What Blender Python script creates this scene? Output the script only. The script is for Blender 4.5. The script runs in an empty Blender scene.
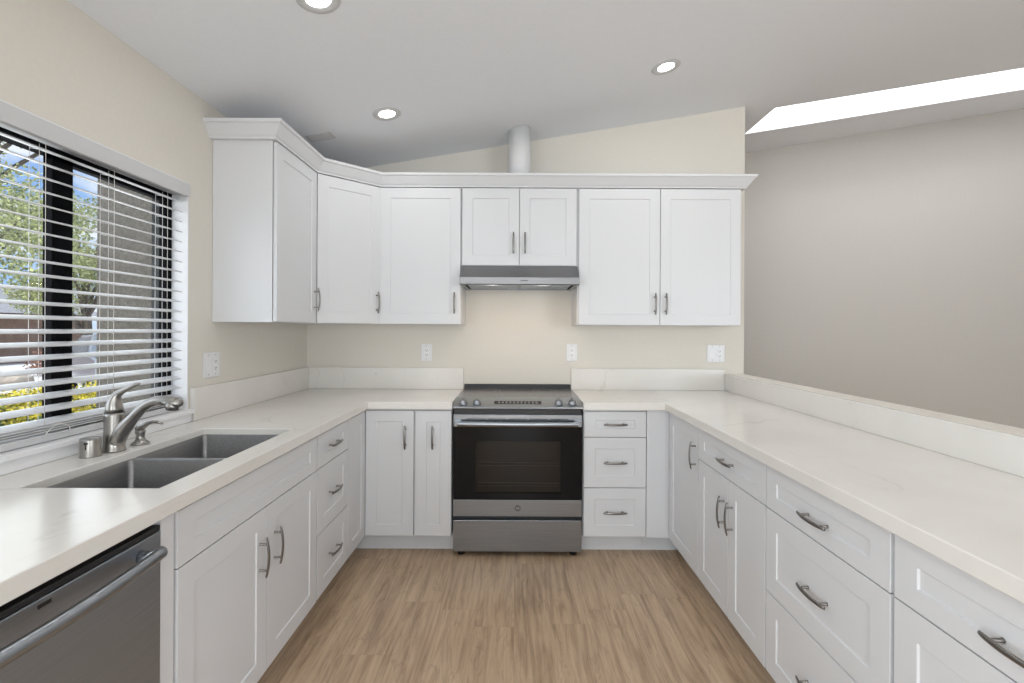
import bpy, bmesh, math, random
from mathutils import Vector, Matrix
random.seed(7)
PI = math.pi
R = math.radians
S = bpy.context.scene
C = S.collection

# ------------------------------------------------------------------ camera
CH = 1.345                       # eye height; +Y looks into the kitchen
F = 485.0
cd = bpy.data.cameras.new('camera')
cam = bpy.data.objects.new('camera', cd)
C.objects.link(cam)
cd.sensor_width = 36.0
cd.lens = F / 1024 * 36.0
cd.shift_x = -3.5 / 1024
cd.shift_y = -12.0 / 1024
cd.clip_start = 0.02
cam.location = (0, 0, CH)
cam.rotation_euler = (R(90), -0.0049, 0)
S.camera = cam

# ------------------------------------------------------------------ colour management
S.view_settings.view_transform = 'Standard'
S.view_settings.look = 'None'
S.view_settings.gamma = 1
S.view_settings.use_curve_mapping = False
S.view_settings.exposure = 0.29

# ------------------------------------------------------------------ world: blue sky with clouds
w = bpy.data.worlds.new('sky')
S.world = w
w.use_nodes = True
nt = w.node_tree
nt.nodes.clear()
def N(t, tree, **kw):
    n = tree.nodes.new(t)
    for k, v in kw.items():
        setattr(n, k, v)
    return n
wo = N('ShaderNodeOutputWorld', nt)
wb = N('ShaderNodeBackground', nt)
tc = N('ShaderNodeTexCoord', nt)
sp = N('ShaderNodeSeparateXYZ', nt)
nt.links.new(tc.outputs['Generated'], sp.inputs[0])
gr = N('ShaderNodeValToRGB', nt)
gr.color_ramp.elements[0].position = 0.0
gr.color_ramp.elements[0].color = (0.42, 0.62, 0.95, 1)
gr.color_ramp.elements[1].position = 0.6
gr.color_ramp.elements[1].color = (0.10, 0.26, 0.72, 1)
nt.links.new(sp.outputs[2], gr.inputs[0])
mp = N('ShaderNodeMapping', nt)
mp.inputs['Scale'].default_value = (1, 1, 2.2)
nt.links.new(tc.outputs['Generated'], mp.inputs[0])
cn = N('ShaderNodeTexNoise', nt)
cn.inputs['Scale'].default_value = 4.2
cn.inputs['Detail'].default_value = 7
cn.inputs['Roughness'].default_value = 0.55
nt.links.new(mp.outputs[0], cn.inputs['Vector'])
cr = N('ShaderNodeValToRGB', nt)
cr.color_ramp.elements[0].position = 0.44
cr.color_ramp.elements[1].position = 0.57
nt.links.new(cn.outputs['Fac'], cr.inputs[0])
mx = N('ShaderNodeMix', nt, data_type='RGBA')
nt.links.new(cr.outputs[0], mx.inputs[0])
nt.links.new(gr.outputs[0], mx.inputs[6])
mx.inputs[7].default_value = (0.9, 0.93, 1.0, 1)
nt.links.new(mx.outputs[2], wb.inputs[0])
wb.inputs[1].default_value = 0.95
nt.links.new(wb.outputs[0], wo.inputs[0])

# ------------------------------------------------------------------ sun, window and skylight daylight, and fill lamps added behind the camera
def lamp(name, kind, loc, rot=(0, 0, 0), energy=1, color=(1, 1, 1), **kw):
    d = bpy.data.lights.new(name, kind)
    d.energy = energy
    d.color = color
    for k, v in kw.items():
        setattr(d, k, v)
    o = bpy.data.objects.new(name, d)
    C.objects.link(o)
    o.location = loc
    o.rotation_euler = rot
    return o
sun = lamp('sun', 'SUN', (0, 0, 8), energy=3.8, color=(1.0, 0.95, 0.86), angle=R(0.6))
sun.rotation_euler = Vector((0.16, 0.62, -1.0)).to_track_quat('-Z', 'Y').to_euler()
# fill lamps at added openings behind the camera, then kitchen window and skylight
lamp('added_fill_rear', 'AREA', (0.05, -2.93, 1.15), (R(90), 0, 0), 40, (0.90, 0.96, 1.0), shape='RECTANGLE', size=0.8, size_y=2.0)  # added fill lamp, kept narrow for a streak on the steel
lamp('added_fill_rear_right', 'AREA', (4.0, -2.93, 1.5), (R(90), 0, 0), 80, (0.90, 0.96, 1.0), shape='RECTANGLE', size=2.2, size_y=1.4)  # added fill lamp at the unseen rear window
lamp('added_fill_left', 'AREA', (-1.47, -1.35, 1.35), (0, R(-90), 0), 50, (0.90, 0.96, 1.0), shape='RECTANGLE', size=1.3, size_y=1.7)  # added fill lamp, brightens the right run and the floor
lamp('daylight_side_window', 'AREA', (-1.66, 1.67, 1.45), (0, R(-90), 0), 6, (0.93, 0.96, 1.0), shape='RECTANGLE', size=0.9, size_y=1.0)
lamp('daylight_skylight', 'AREA', (3.67, 3.865, 3.615), (0, -0.1645, 0), 24, (0.97, 0.98, 1.0), shape='RECTANGLE', size=3.3, size_y=0.44)

# ------------------------------------------------------------------ materials
def mat(name, color=(0.8, 0.8, 0.8), rough=0.5, metal=0.0, coat=0.0, spec=0.5):
    m = bpy.data.materials.new(name)
    m.use_nodes = True
    b = m.node_tree.nodes['Principled BSDF']
    b.inputs['Base Color'].default_value = (*color, 1)
    b.inputs['Roughness'].default_value = rough
    b.inputs['Metallic'].default_value = metal
    b.inputs['Coat Weight'].default_value = coat
    b.inputs['Specular IOR Level'].default_value = spec
    return m
def emis(name, color, strength):
    m = mat(name, color)
    b = m.node_tree.nodes['Principled BSDF']
    b.inputs['Emission Color'].default_value = (*color, 1)
    b.inputs['Emission Strength'].default_value = strength
    return m
def noise_mat(name, c1, c2, scale, rough=0.6, metal=0.0, stretch=(1, 1, 1), bump=0.0, lo=0.3, hi=0.7, detail=4, spec=0.5, coat=0.0):
    m = mat(name, c1, rough, metal, coat, spec)
    t = m.node_tree
    b = t.nodes['Principled BSDF']
    tc = N('ShaderNodeTexCoord', t)
    mp = N('ShaderNodeMapping', t)
    mp.inputs['Scale'].default_value = stretch
    t.links.new(tc.outputs['Object'], mp.inputs[0])
    n = N('ShaderNodeTexNoise', t)
    n.inputs['Scale'].default_value = scale
    n.inputs['Detail'].default_value = detail
    t.links.new(mp.outputs[0], n.inputs['Vector'])
    r = N('ShaderNodeValToRGB', t)
    r.color_ramp.elements[0].position = lo
    r.color_ramp.elements[0].color = (*c1, 1)
    r.color_ramp.elements[1].position = hi
    r.color_ramp.elements[1].color = (*c2, 1)
    t.links.new(n.outputs['Fac'], r.inputs[0])
    t.links.new(r.outputs[0], b.inputs['Base Color'])
    if bump:
        bp = N('ShaderNodeBump', t)
        bp.inputs['Strength'].default_value = bump
        bp.inputs['Distance'].default_value = 0.004
        t.links.new(n.outputs['Fac'], bp.inputs['Height'])
        t.links.new(bp.outputs[0], b.inputs['Normal'])
    return m

M = {}
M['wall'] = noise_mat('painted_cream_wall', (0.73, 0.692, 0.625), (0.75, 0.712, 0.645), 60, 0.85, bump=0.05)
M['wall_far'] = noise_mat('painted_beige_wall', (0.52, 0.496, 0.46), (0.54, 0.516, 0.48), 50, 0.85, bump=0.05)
M['ceiling'] = noise_mat('painted_ceiling', (0.83, 0.85, 0.885), (0.85, 0.87, 0.905), 60, 0.9, bump=0.06)
M['shaft'] = mat('skylight_shaft_white', (0.9, 0.9, 0.89), 0.8)
M['white'] = mat('white_lacquer', (0.69, 0.695, 0.71), 0.42)
M['trimwhite'] = mat('white_trim_paint', (0.85, 0.85, 0.86), 0.4)
M['slat'] = mat('white_faux_wood', (0.62, 0.62, 0.625), 0.5)
M['cord'] = mat('white_cord', (0.75, 0.72, 0.70), 0.8)
M['plastic'] = mat('white_plastic', (0.80, 0.80, 0.82), 0.35)
M['ring'] = mat('lamp_trim_ring', (0.62, 0.62, 0.62), 0.5)
M['slot'] = mat('dark_slot', (0.03, 0.03, 0.03), 0.6)
M['gap'] = mat('cabinet_interior', (0.30, 0.30, 0.30), 0.8)
M['steel'] = noise_mat('brushed_stainless', (0.29, 0.315, 0.345), (0.36, 0.385, 0.415), 90, 0.28, 1.0, stretch=(0.05, 1, 6))
M['steel_dark'] = noise_mat('brushed_grey_stainless', (0.33, 0.365, 0.41), (0.38, 0.415, 0.46), 90, 0.42, 1.0, stretch=(0.05, 1, 6))
M['sink'] = noise_mat('satin_sink_steel', (0.24, 0.24, 0.245), (0.29, 0.29, 0.295), 120, 0.36, 1.0, stretch=(1, 0.05, 1))
M['nickel'] = mat('brushed_nickel', (0.37, 0.355, 0.335), 0.30, 1.0)
M['pull'] = mat('dark_satin_nickel', (0.25, 0.24, 0.23), 0.30, 1.0)
M['emblem'] = mat('dark_grey_emblem', (0.07, 0.07, 0.075), 0.5, 0.0)
def brushed(m):
    t = m.node_tree
    b = t.nodes['Principled BSDF']
    g = N('ShaderNodeVectorTransform', t, vector_type='VECTOR', convert_from='OBJECT', convert_to='WORLD')
    g.inputs[0].default_value = (1, 0, 0)
    t.links.new(g.outputs[0], b.inputs['Tangent'])
    b.inputs['Anisotropic'].default_value = 0.8
M['hood'] = noise_mat('hood_stainless', (0.22, 0.22, 0.225), (0.28, 0.28, 0.285), 90, 0.38, 1.0, stretch=(0.05, 1, 6))
brushed(M['steel'])
M['blackglass'] = mat('black_glass', (0.008, 0.008, 0.009), 0.10, 0.0, 0.0, 0.16)
M['cooktop'] = noise_mat('glass_cooktop', (0.10, 0.10, 0.105), (0.16, 0.16, 0.165), 400, 0.22)
M['black'] = mat('black_enamel', (0.015, 0.015, 0.016), 0.4)
M['frame'] = mat('black_window_frame', (0.005, 0.005, 0.006), 0.85, 0.0, 0.0, 0.1)
M['reveal_shade'] = mat('reveal_shade_grey', (0.05, 0.05, 0.05), 0.7)  # dark tone standing in for shade on the outer reveal
M['rack'] = mat('oven_rack_wire', (0.40, 0.38, 0.36), 0.5, 0.3)
M['cavity'] = mat('oven_cavity', (0.13, 0.12, 0.11), 0.6)
M['lens'] = emis('lamp_lens', (1.0, 0.98, 0.95), 9)
M['hoodlens'] = emis('hood_lamp_lens', (1.0, 0.9, 0.78), 7)
M['duct'] = mat('painted_duct', (0.74, 0.74, 0.745), 0.5)

def glass(name, tint, mixf, rough=0.0):
    m = bpy.data.materials.new(name)
    m.use_nodes = True
    t = m.node_tree
    t.nodes.clear()
    o = N('ShaderNodeOutputMaterial', t)
    a = N('ShaderNodeBsdfTransparent', t)
    a.inputs[0].default_value = (*tint, 1)
    g = N('ShaderNodeBsdfGlossy', t)
    g.inputs['Roughness'].default_value = rough
    g.inputs['Color'].default_value = (0.9, 0.9, 0.9, 1)
    x = N('ShaderNodeMixShader', t)
    x.inputs[0].default_value = mixf
    t.links.new(a.outputs[0], x.inputs[1])
    t.links.new(g.outputs[0], x.inputs[2])
    t.links.new(x.outputs[0], o.inputs[0])
    return m
M['pane'] = glass('window_glass', (0.94, 0.96, 0.96), 0.03)
def acrylic():
    m = mat('frosted_acrylic', (0.9, 0.9, 0.9), 0.6)
    t = m.node_tree
    o = t.nodes['Material Output']
    tr = N('ShaderNodeBsdfTranslucent', t)
    tr.inputs[0].default_value = (0.9, 0.9, 0.9, 1)
    t.links.new(tr.outputs[0], o.inputs[0])
    return m
M['acrylic'] = acrylic()
M['ovenpane'] = glass('tinted_oven_glass', (0.62, 0.60, 0.58), 0.012, 0.08)

def quartz():
    m = mat('white_quartz', (0.8, 0.77, 0.72), 0.19)
    t = m.node_tree
    b = t.nodes['Principled BSDF']
    g = N('ShaderNodeNewGeometry', t)
    def vein(scale, width, off, dist):
        mp = N('ShaderNodeMapping', t)
        mp.inputs['Location'].default_value = off
        mp.inputs['Rotation'].default_value = (0.3, 0.5, 0.7)
        mp.inputs['Scale'].default_value = (1.0, 0.55, 1.0)
        t.links.new(g.outputs['Position'], mp.inputs[0])
        n = N('ShaderNodeTexNoise', t)
        n.inputs['Scale'].default_value = scale
        n.inputs['Detail'].default_value = 7
        n.inputs['Distortion'].default_value = dist
        t.links.new(mp.outputs[0], n.inputs['Vector'])
        s = N('ShaderNodeMath', t, operation='SUBTRACT')
        s.inputs[1].default_value = 0.5
        t.links.new(n.outputs['Fac'], s.inputs[0])
        a = N('ShaderNodeMath', t, operation='ABSOLUTE')
        t.links.new(s.outputs[0], a.inputs[0])
        r = N('ShaderNodeMapRange', t)
        r.inputs['From Min'].default_value = 0
        r.inputs['From Max'].default_value = width
        r.inputs['To Min'].default_value = 1
        r.inputs['To Max'].default_value = 0
        t.links.new(a.outputs[0], r.inputs['Value'])
        return r.outputs[0]
    v = vein(2.1, 0.012, (5, 4, 1), 0.5)
    n2 = N('ShaderNodeTexNoise', t)
    n2.inputs['Scale'].default_value = 3.0
    t.links.new(g.outputs['Position'], n2.inputs['Vector'])
    mr = N('ShaderNodeMapRange', t)
    mr.inputs['From Min'].default_value = 0.45
    mr.inputs['From Max'].default_value = 0.65
    t.links.new(n2.outputs['Fac'], mr.inputs['Value'])
    k = N('ShaderNodeMath', t, operation='MULTIPLY')
    t.links.new(v, k.inputs[0])
    t.links.new(mr.outputs[0], k.inputs[1])
    k2 = N('ShaderNodeMath', t, operation='MULTIPLY')
    k2.inputs[1].default_value = 0.32
    t.links.new(k.outputs[0], k2.inputs[0])
    n3 = N('ShaderNodeTexNoise', t)
    n3.inputs['Scale'].default_value = 4.0
    n3.inputs['Detail'].default_value = 5
    t.links.new(g.outputs['Position'], n3.inputs['Vector'])
    rr = N('ShaderNodeValToRGB', t)
    rr.color_ramp.elements[0].position = 0.35
    rr.color_ramp.elements[0].color = (0.77, 0.742, 0.70, 1)
    rr.color_ramp.elements[1].position = 0.65
    rr.color_ramp.elements[1].color = (0.80, 0.775, 0.735, 1)
    t.links.new(n3.outputs['Fac'], rr.inputs[0])
    x = N('ShaderNodeMix', t, data_type='RGBA')
    t.links.new(k2.outputs[0], x.inputs[0])
    t.links.new(rr.outputs[0], x.inputs[6])
    x.inputs[7].default_value = (0.50, 0.46, 0.41, 1)
    t.links.new(x.outputs[2], b.inputs['Base Color'])
    return m
M['quartz'] = quartz()

def wood_floor():
    m = mat('oak_plank_floor', (0.3, 0.2, 0.13), 0.42)
    t = m.node_tree
    b = t.nodes['Principled BSDF']
    g = N('ShaderNodeNewGeometry', t)
    s = N('ShaderNodeSeparateXYZ', t)
    t.links.new(g.outputs['Position'], s.inputs[0])
    c = N('ShaderNodeCombineXYZ', t)
    rw = N('ShaderNodeMath', t, operation='DIVIDE')
    t.links.new(s.outputs[0], rw.inputs[0])
    rw.inputs[1].default_value = 0.178
    fl = N('ShaderNodeMath', t, operation='FLOOR')
    t.links.new(rw.outputs[0], fl.inputs[0])
    wn = N('ShaderNodeTexWhiteNoise', t, noise_dimensions='1D')
    t.links.new(fl.outputs[0], wn.inputs['W'])
    sh = N('ShaderNodeMath', t, operation='MULTIPLY_ADD')
    t.links.new(wn.outputs['Value'], sh.inputs[0])
    sh.inputs[1].default_value = 1.5
    t.links.new(s.outputs[1], sh.inputs[2])
    t.links.new(sh.outputs[0], c.inputs[0])
    t.links.new(s.outputs[0], c.inputs[1])
    br = N('ShaderNodeTexBrick', t)
    br.offset = 0.0
    br.inputs['Scale'].default_value = 1
    br.inputs['Brick Width'].default_value = 1.22
    br.inputs['Row Height'].default_value = 0.178
    br.inputs['Mortar Size'].default_value = 0.0008
    br.inputs['Mortar Smooth'].default_value = 0.3
    br.inputs['Color1'].default_value = (0.0, 0.0, 0.0, 1)
    br.inputs['Color2'].default_value = (1, 1, 1, 1)
    br.inputs['Mortar'].default_value = (0.5, 0.5, 0.5, 1)
    t.links.new(c.outputs[0], br.inputs['Vector'])
    # offset the grain per plank
    ad = N('ShaderNodeVectorMath', t, operation='MULTIPLY_ADD')
    t.links.new(br.outputs['Color'], ad.inputs[0])
    ad.inputs[1].default_value = (7.3, 3.1, 5.7)
    t.links.new(c.outputs[0], ad.inputs[2])
    def grain(scale, stretch, detail, dist):
        mp = N('ShaderNodeMapping', t)
        mp.inputs['Scale'].default_value = (stretch, 1, 1)
        t.links.new(ad.outputs[0], mp.inputs[0])
        n = N('ShaderNodeTexNoise', t)
        n.inputs['Scale'].default_value = scale
        n.inputs['Detail'].default_value = detail
        n.inputs['Distortion'].default_value = dist
        n.inputs['Roughness'].default_value = 0.6
        t.links.new(mp.outputs[0], n.inputs['Vector'])
        return n.outputs['Fac']
    g1 = grain(19, 0.09, 9, 1.6)
    g2 = grain(60, 0.04, 4, 0.3)
    g3 = grain(5, 0.22, 3, 0.8)
    r = N('ShaderNodeValToRGB', t)
    e = r.color_ramp.elements
    e[0].position = 0.33
    e[0].color = (0.215, 0.138, 0.084, 1)
    e[1].position = 0.69
    e[1].color = (0.64, 0.485, 0.335, 1)
    x = r.color_ramp.elements.new(0.5)
    x.color = (0.465, 0.332, 0.218, 1)
    mxx = N('ShaderNodeMath', t, operation='MULTIPLY_ADD')
    t.links.new(g2, mxx.inputs[0])
    mxx.inputs[1].default_value = 0.30
    m2 = N('ShaderNodeMath', t, operation='MULTIPLY_ADD')
    t.links.new(g1, m2.inputs[0])
    m2.inputs[1].default_value = 0.45
    m3 = N('ShaderNodeMath', t, operation='MULTIPLY')
    t.links.new(g3, m3.inputs[0])
    m3.inputs[1].default_value = 0.25
    t.links.new(m3.outputs[0], m2.inputs[2])
    t.links.new(m2.outputs[0], mxx.inputs[2])
    t.links.new(mxx.outputs[0], r.inputs[0])
    # thin dark cathedral grain lines
    g4 = grain(7, 0.13, 5, 2.2)
    q1 = N('ShaderNodeMath', t, operation='SUBTRACT')
    t.links.new(g4, q1.inputs[0])
    q1.inputs[1].default_value = 0.5
    q2 = N('ShaderNodeMath', t, operation='ABSOLUTE')
    t.links.new(q1.outputs[0], q2.inputs[0])
    q3 = N('ShaderNodeMapRange', t)
    q3.inputs['From Min'].default_value = 0.0
    q3.inputs['From Max'].default_value = 0.016
    q3.inputs['To Min'].default_value = 0.80
    q3.inputs['To Max'].default_value = 1.0
    t.links.new(q2.outputs[0], q3.inputs['Value'])
    # plank tone
    sb = N('ShaderNodeSeparateColor', t)
    t.links.new(br.outputs['Color'], sb.inputs[0])
    tone = N('ShaderNodeMapRange', t)
    tone.inputs['To Min'].default_value = 1.03
    tone.inputs['To Max'].default_value = 1.08
    t.links.new(sb.outputs[0], tone.inputs['Value'])
    mul = N('ShaderNodeVectorMath', t, operation='SCALE')
    t.links.new(r.outputs[0], mul.inputs[0])
    q4 = N('ShaderNodeMath', t, operation='MULTIPLY')
    t.links.new(tone.outputs[0], q4.inputs[0])
    t.links.new(q3.outputs[0], q4.inputs[1])
    t.links.new(q4.outputs[0], mul.inputs['Scale'])
    mm = N('ShaderNodeMix', t, data_type='RGBA')
    fm = N('ShaderNodeMath', t, operation='MULTIPLY')
    fm.inputs[1].default_value = 0.3
    t.links.new(br.outputs['Fac'], fm.inputs[0])
    t.links.new(fm.outputs[0], mm.inputs[0])
    t.links.new(mul.outputs[0], mm.inputs[6])
    mm.inputs[7].default_value = (0.11, 0.07, 0.045, 1)
    t.links.new(mm.outputs[2], b.inputs['Base Color'])
    bp = N('ShaderNodeBump', t)
    bp.inputs['Strength'].default_value = 0.15
    bp.inputs['Distance'].default_value = 0.001
    t.links.new(mxx.outputs[0], bp.inputs['Height'])
    t.links.new(bp.outputs[0], b.inputs['Normal'])
    return m
M['floor'] = wood_floor()
# outdoors
M['stucco'] = noise_mat('grey_stucco', (0.10, 0.092, 0.08), (0.165, 0.152, 0.132), 40, 0.95, bump=0.15, detail=6)
M['eave'] = mat('eave_paint', (0.55, 0.47, 0.37), 0.8)
M['concrete'] = noise_mat('driveway_concrete', (0.66, 0.65, 0.63), (0.76, 0.75, 0.72), 3, 0.9)
M['roof'] = noise_mat('grey_shingle_roof', (0.30, 0.30, 0.31), (0.40, 0.40, 0.41), 12, 0.9)
M['brown'] = noise_mat('brown_siding', (0.17, 0.10, 0.07), (0.22, 0.14, 0.10), 4, 0.9)
M['leaf'] = noise_mat('tree_leaf', (0.07, 0.10, 0.03), (0.66, 0.68, 0.30), 7, 0.6)  # pale end of the ramp paints highlights into the leaves
M['hedgeleaf'] = noise_mat('hedge_leaf', (0.08, 0.14, 0.03), (0.16, 0.24, 0.05), 5, 0.6)
M['yellow'] = mat('yellow_blossom', (0.72, 0.62, 0.04), 0.6)
M['redleaf'] = noise_mat('red_brown_leaf', (0.16, 0.06, 0.04), (0.34, 0.17, 0.12), 4, 0.7)
M['bark'] = noise_mat('bark', (0.08, 0.06, 0.045), (0.16, 0.13, 0.10), 12, 0.9, stretch=(1, 1, 0.2))
M['rock'] = noise_mat('border_rock', (0.30, 0.25, 0.21), (0.5, 0.44, 0.38), 5, 0.9)
M['carpaint'] = mat('white_car_paint', (0.7, 0.7, 0.72), 0.2, 0.0, 0.6)
M['carglass'] = mat('dark_car_glass', (0.03, 0.035, 0.04), 0.08)
M['tyre'] = mat('tyre_rubber', (0.02, 0.02, 0.02), 0.8)

# ------------------------------------------------------------------ mesh helpers
def link(name, me, m, parent=None, loc=(0, 0, 0), rot=(0, 0, 0), bevel=0.0, smooth=False):
    o = bpy.data.objects.new(name, me)
    C.objects.link(o)
    if m is not None:
        me.materials.append(m)
    o.location = loc
    o.rotation_euler = rot
    if parent is not None:
        o.parent = parent
    if smooth:
        for p in me.polygons:
            p.use_smooth = True
    if bevel:
        b = o.modifiers.new('bevel', 'BEVEL')
        b.width = bevel
        b.segments = 2
        b.limit_method = 'ANGLE'
        b.angle_limit = R(35)
        b.harden_normals = True
        for p in me.polygons:
            p.use_smooth = True
    return o
def fin(bm, name):
    me = bpy.data.meshes.new(name)
    bmesh.ops.recalc_face_normals(bm, faces=bm.faces)
    bm.to_mesh(me)
    bm.free()
    return me
def obj(name, bm, m, parent=None, **kw):
    return link(name, fin(bm, name), m, parent, **kw)
def NB():
    return bmesh.new()
def box(bm, x0, x1, y0, y1, z0, z1, mi=0):
    vs = [bm.verts.new(p) for p in ((x0, y0, z0), (x1, y0, z0), (x1, y1, z0), (x0, y1, z0), (x0, y0, z1), (x1, y0, z1), (x1, y1, z1), (x0, y1, z1))]
    for f in ((0, 3, 2, 1), (4, 5, 6, 7), (0, 1, 5, 4), (1, 2, 6, 5), (2, 3, 7, 6), (3, 0, 4, 7)):
        q = bm.faces.new([vs[i] for i in f])
        q.material_index = mi
    return bm
def prism(bm, pts, axis, a0, a1):
    """polygon pts (u,v) extruded along axis: 'x' -> (y,z), 'y' -> (x,z), 'z' -> (x,y)"""
    def P(u, v, a):
        return {'x': (a, u, v), 'y': (u, a, v), 'z': (u, v, a)}[axis]
    A = [bm.verts.new(P(u, v, a0)) for u, v in pts]
    B = [bm.verts.new(P(u, v, a1)) for u, v in pts]
    bm.faces.new(A)
    bm.faces.new(B[::-1])
    n = len(pts)
    for i in range(n):
        bm.faces.new((A[i], A[(i + 1) % n], B[(i + 1) % n], B[i]))
    return bm
def cyl(bm, p0, p1, r0, r1=None, n=24, cap=True):
    r1 = r0 if r1 is None else r1
    return tube(bm, [p0, p1], [r0, r1], n, cap)
def tube(bm, path, radii, n=16, cap=True, flat=None, up=None):
    """sweep an ellipse; flat=(a,b) scales the two cross axes"""
    pts = [Vector(p) for p in path]
    if not hasattr(radii, '__len__'):
        radii = [radii] * len(pts)
    rings = []
    ref = Vector(up) if up else None
    for i, p in enumerate(pts):
        t = (pts[min(i + 1, len(pts) - 1)] - pts[max(i - 1, 0)]).normalized()
        if ref is None:
            ref = Vector((0, 0, 1)) if abs(t.z) < 0.9 else Vector((1, 0, 0))
        a = t.cross(ref).normalized()
        b = a.cross(t).normalized()
        if up is None:
            ref = b
        fa, fb = flat if flat else (1, 1)
        ring = []
        for k in range(n):
            q = 2 * PI * k / n
            ring.append(bm.verts.new(p + a * (math.cos(q) * radii[i] * fa) + b * (math.sin(q) * radii[i] * fb)))
        rings.append(ring)
    for i in range(len(rings) - 1):
        for k in range(n):
            f = bm.faces.new((rings[i][k], rings[i][(k + 1) % n], rings[i + 1][(k + 1) % n], rings[i + 1][k]))
            f.smooth = True
    if cap:
        bm.faces.new(rings[0])
        bm.faces.new(rings[-1])
    return bm
def lathe(bm, prof, n=32, c=(0, 0, 0)):
    """profile (r,z) around Z"""
    rings = []
    for r, z in prof:
        if r < 1e-6:
            rings.append([bm.verts.new((c[0], c[1], c[2] + z))])
        else:
            rings.append([bm.verts.new((c[0] + r * math.cos(2 * PI * k / n), c[1] + r * math.sin(2 * PI * k / n), c[2] + z)) for k in range(n)])
    for i in range(len(rings) - 1):
        A, B = rings[i], rings[i + 1]
        for k in range(n):
            k2 = (k + 1) % n
            if len(A) == 1 and len(B) == 1:
                continue
            if len(A) == 1:
                f = bm.faces.new((A[0], B[k], B[k2]))
            elif len(B) == 1:
                f = bm.faces.new((A[k], A[k2], B[0]))
            else:
                f = bm.faces.new((A[k], A[k2], B[k2], B[k]))
            f.smooth = True
    return bm
def cells(bm, us, vs, keep, fn0, fn1):
    """solid slab made of grid cells; fn0/fn1 give the two faces' points"""
    A, B = {}, {}
    def g(D, fn, i, j):
        if (i, j) not in D:
            D[(i, j)] = bm.verts.new(fn(us[i], vs[j]))
        return D[(i, j)]
    K = {(i, j) for i in range(len(us) - 1) for j in range(len(vs) - 1) if keep((us[i] + us[i + 1]) / 2, (vs[j] + vs[j + 1]) / 2)}
    for (i, j) in K:
        q = [(i, j), (i + 1, j), (i + 1, j + 1), (i, j + 1)]
        bm.faces.new([g(A, fn0, *p) for p in q])
        bm.faces.new([g(B, fn1, *p) for p in q][::-1])
        for (di, dj, a, b) in ((0, -1, 0, 1), (1, 0, 1, 2), (0, 1, 2, 3), (-1, 0, 3, 0)):
            if (i + di, j + dj) not in K:
                bm.faces.new((g(A, fn0, *q[a]), g(A, fn0, *q[b]), g(B, fn1, *q[b]), g(B, fn1, *q[a])))
    return bm
def thing(name, label, cat, loc=(0, 0, 0), rotz=0.0, group=None):
    o = bpy.data.objects.new(name, None)
    o.empty_display_size = 0.1
    C.objects.link(o)
    o.location = loc
    o.rotation_euler = (0, 0, rotz)
    return tag(o, label, cat, group)
def tag(o, label, cat, group=None):
    o['label'] = label
    o['category'] = cat
    if group:
        o['group'] = group
    return o
def struct(o):
    o['kind'] = 'structure'
    return o
def relabel(o, label):
    o['label'] = label
    return o

# ------------------------------------------------------------------ room numbers
XL, YB = -1.503, 3.50            # left wall plane, back wall plane
XE = 1.649                       # end of the back wall
YF = 4.66                        # far wall of the room beyond
XR, YR = 6.2, -3.0
SL = 0.166
def ceil(x):
    return 2.438 + SL * (x - XL)
WY0, WY1, WZ0, WZ1 = 1.115, 2.225, 0.955, 2.008     # window opening

# floor
struct(obj('floor', box(NB(), -1.65, XR + 0.15, YR - 0.15, YF + 0.12, -0.08, 0.0), M['floor']))
# ceiling with the skylight well cut out
SX0, SX1, SY0, SY1 = 1.93, 5.4, 3.62, 4.11
bm = NB()
cells(bm, [-1.75, XE, SX0, SX1, XR + 0.15], [YR - 0.15, 0, SY0, SY1, YF + 0.12],
      lambda u, v: not (SX0 < u < SX1 and SY0 < v < SY1),
      lambda u, v: (u, v, ceil(u)), lambda u, v: (u, v, ceil(u) + 0.16))
struct(obj('ceiling', bm, M['ceiling']))
# skylight shaft walls and glazing
bm = NB()
T = 0.02
HS = 0.34
e = 0.003
for (x0, x1, y0, y1) in ((SX0 - T, SX1 + T, SY1 - e, SY1 + T), (SX0 - T, SX1 + T, SY0 - T, SY0 + e), (SX0 - T, SX0 + e, SY0, SY1), (SX1 - e, SX1 + T, SY0, SY1)):
    vs = [bm.verts.new((x, y, ceil(x) + dz)) for dz in (0.003, HS) for x, y in ((x0, y0), (x1, y0), (x1, y1), (x0, y1))]
    for f in ((0, 3, 2, 1), (4, 5, 6, 7), (0, 1, 5, 4), (1, 2, 6, 5), (2, 3, 7, 6), (3, 0, 4, 7)):
        bm.faces.new([vs[i] for i in f])
shaft = struct(obj('trim_1', bm, M['shaft']))
bm = NB()
vs = [bm.verts.new((x, y, ceil(x) + HS + dz)) for dz in (0.0, 0.01) for x, y in ((SX0, SY0), (SX1, SY0), (SX1, SY1), (SX0, SY1))]
for f in ((0, 3, 2, 1), (4, 5, 6, 7), (0, 1, 5, 4), (1, 2, 6, 5), (2, 3, 7, 6), (3, 0, 4, 7)):
    bm.faces.new([vs[i] for i in f])
struct(obj('window_2', bm, M['acrylic']))

# left wall with the window opening
bm = NB()
LW = (-2.25, -0.45, 0.65, 2.02)  # opening added behind the camera to let fill light in
cells(bm, [YR - 0.15, LW[0], LW[1], WY0, WY1, YF + 0.12], [-0.08, LW[2], WZ0, WZ1, LW[3], 2.6],
      lambda u, v: not (WY0 < u < WY1 and WZ0 < v < WZ1) and not (LW[0] < u < LW[1] and LW[2] < v < LW[3]),
      lambda u, v: (XL, u, v), lambda u, v: (XL - 0.16, u, v))
struct(obj('wall_left', bm, M['wall']))
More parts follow.
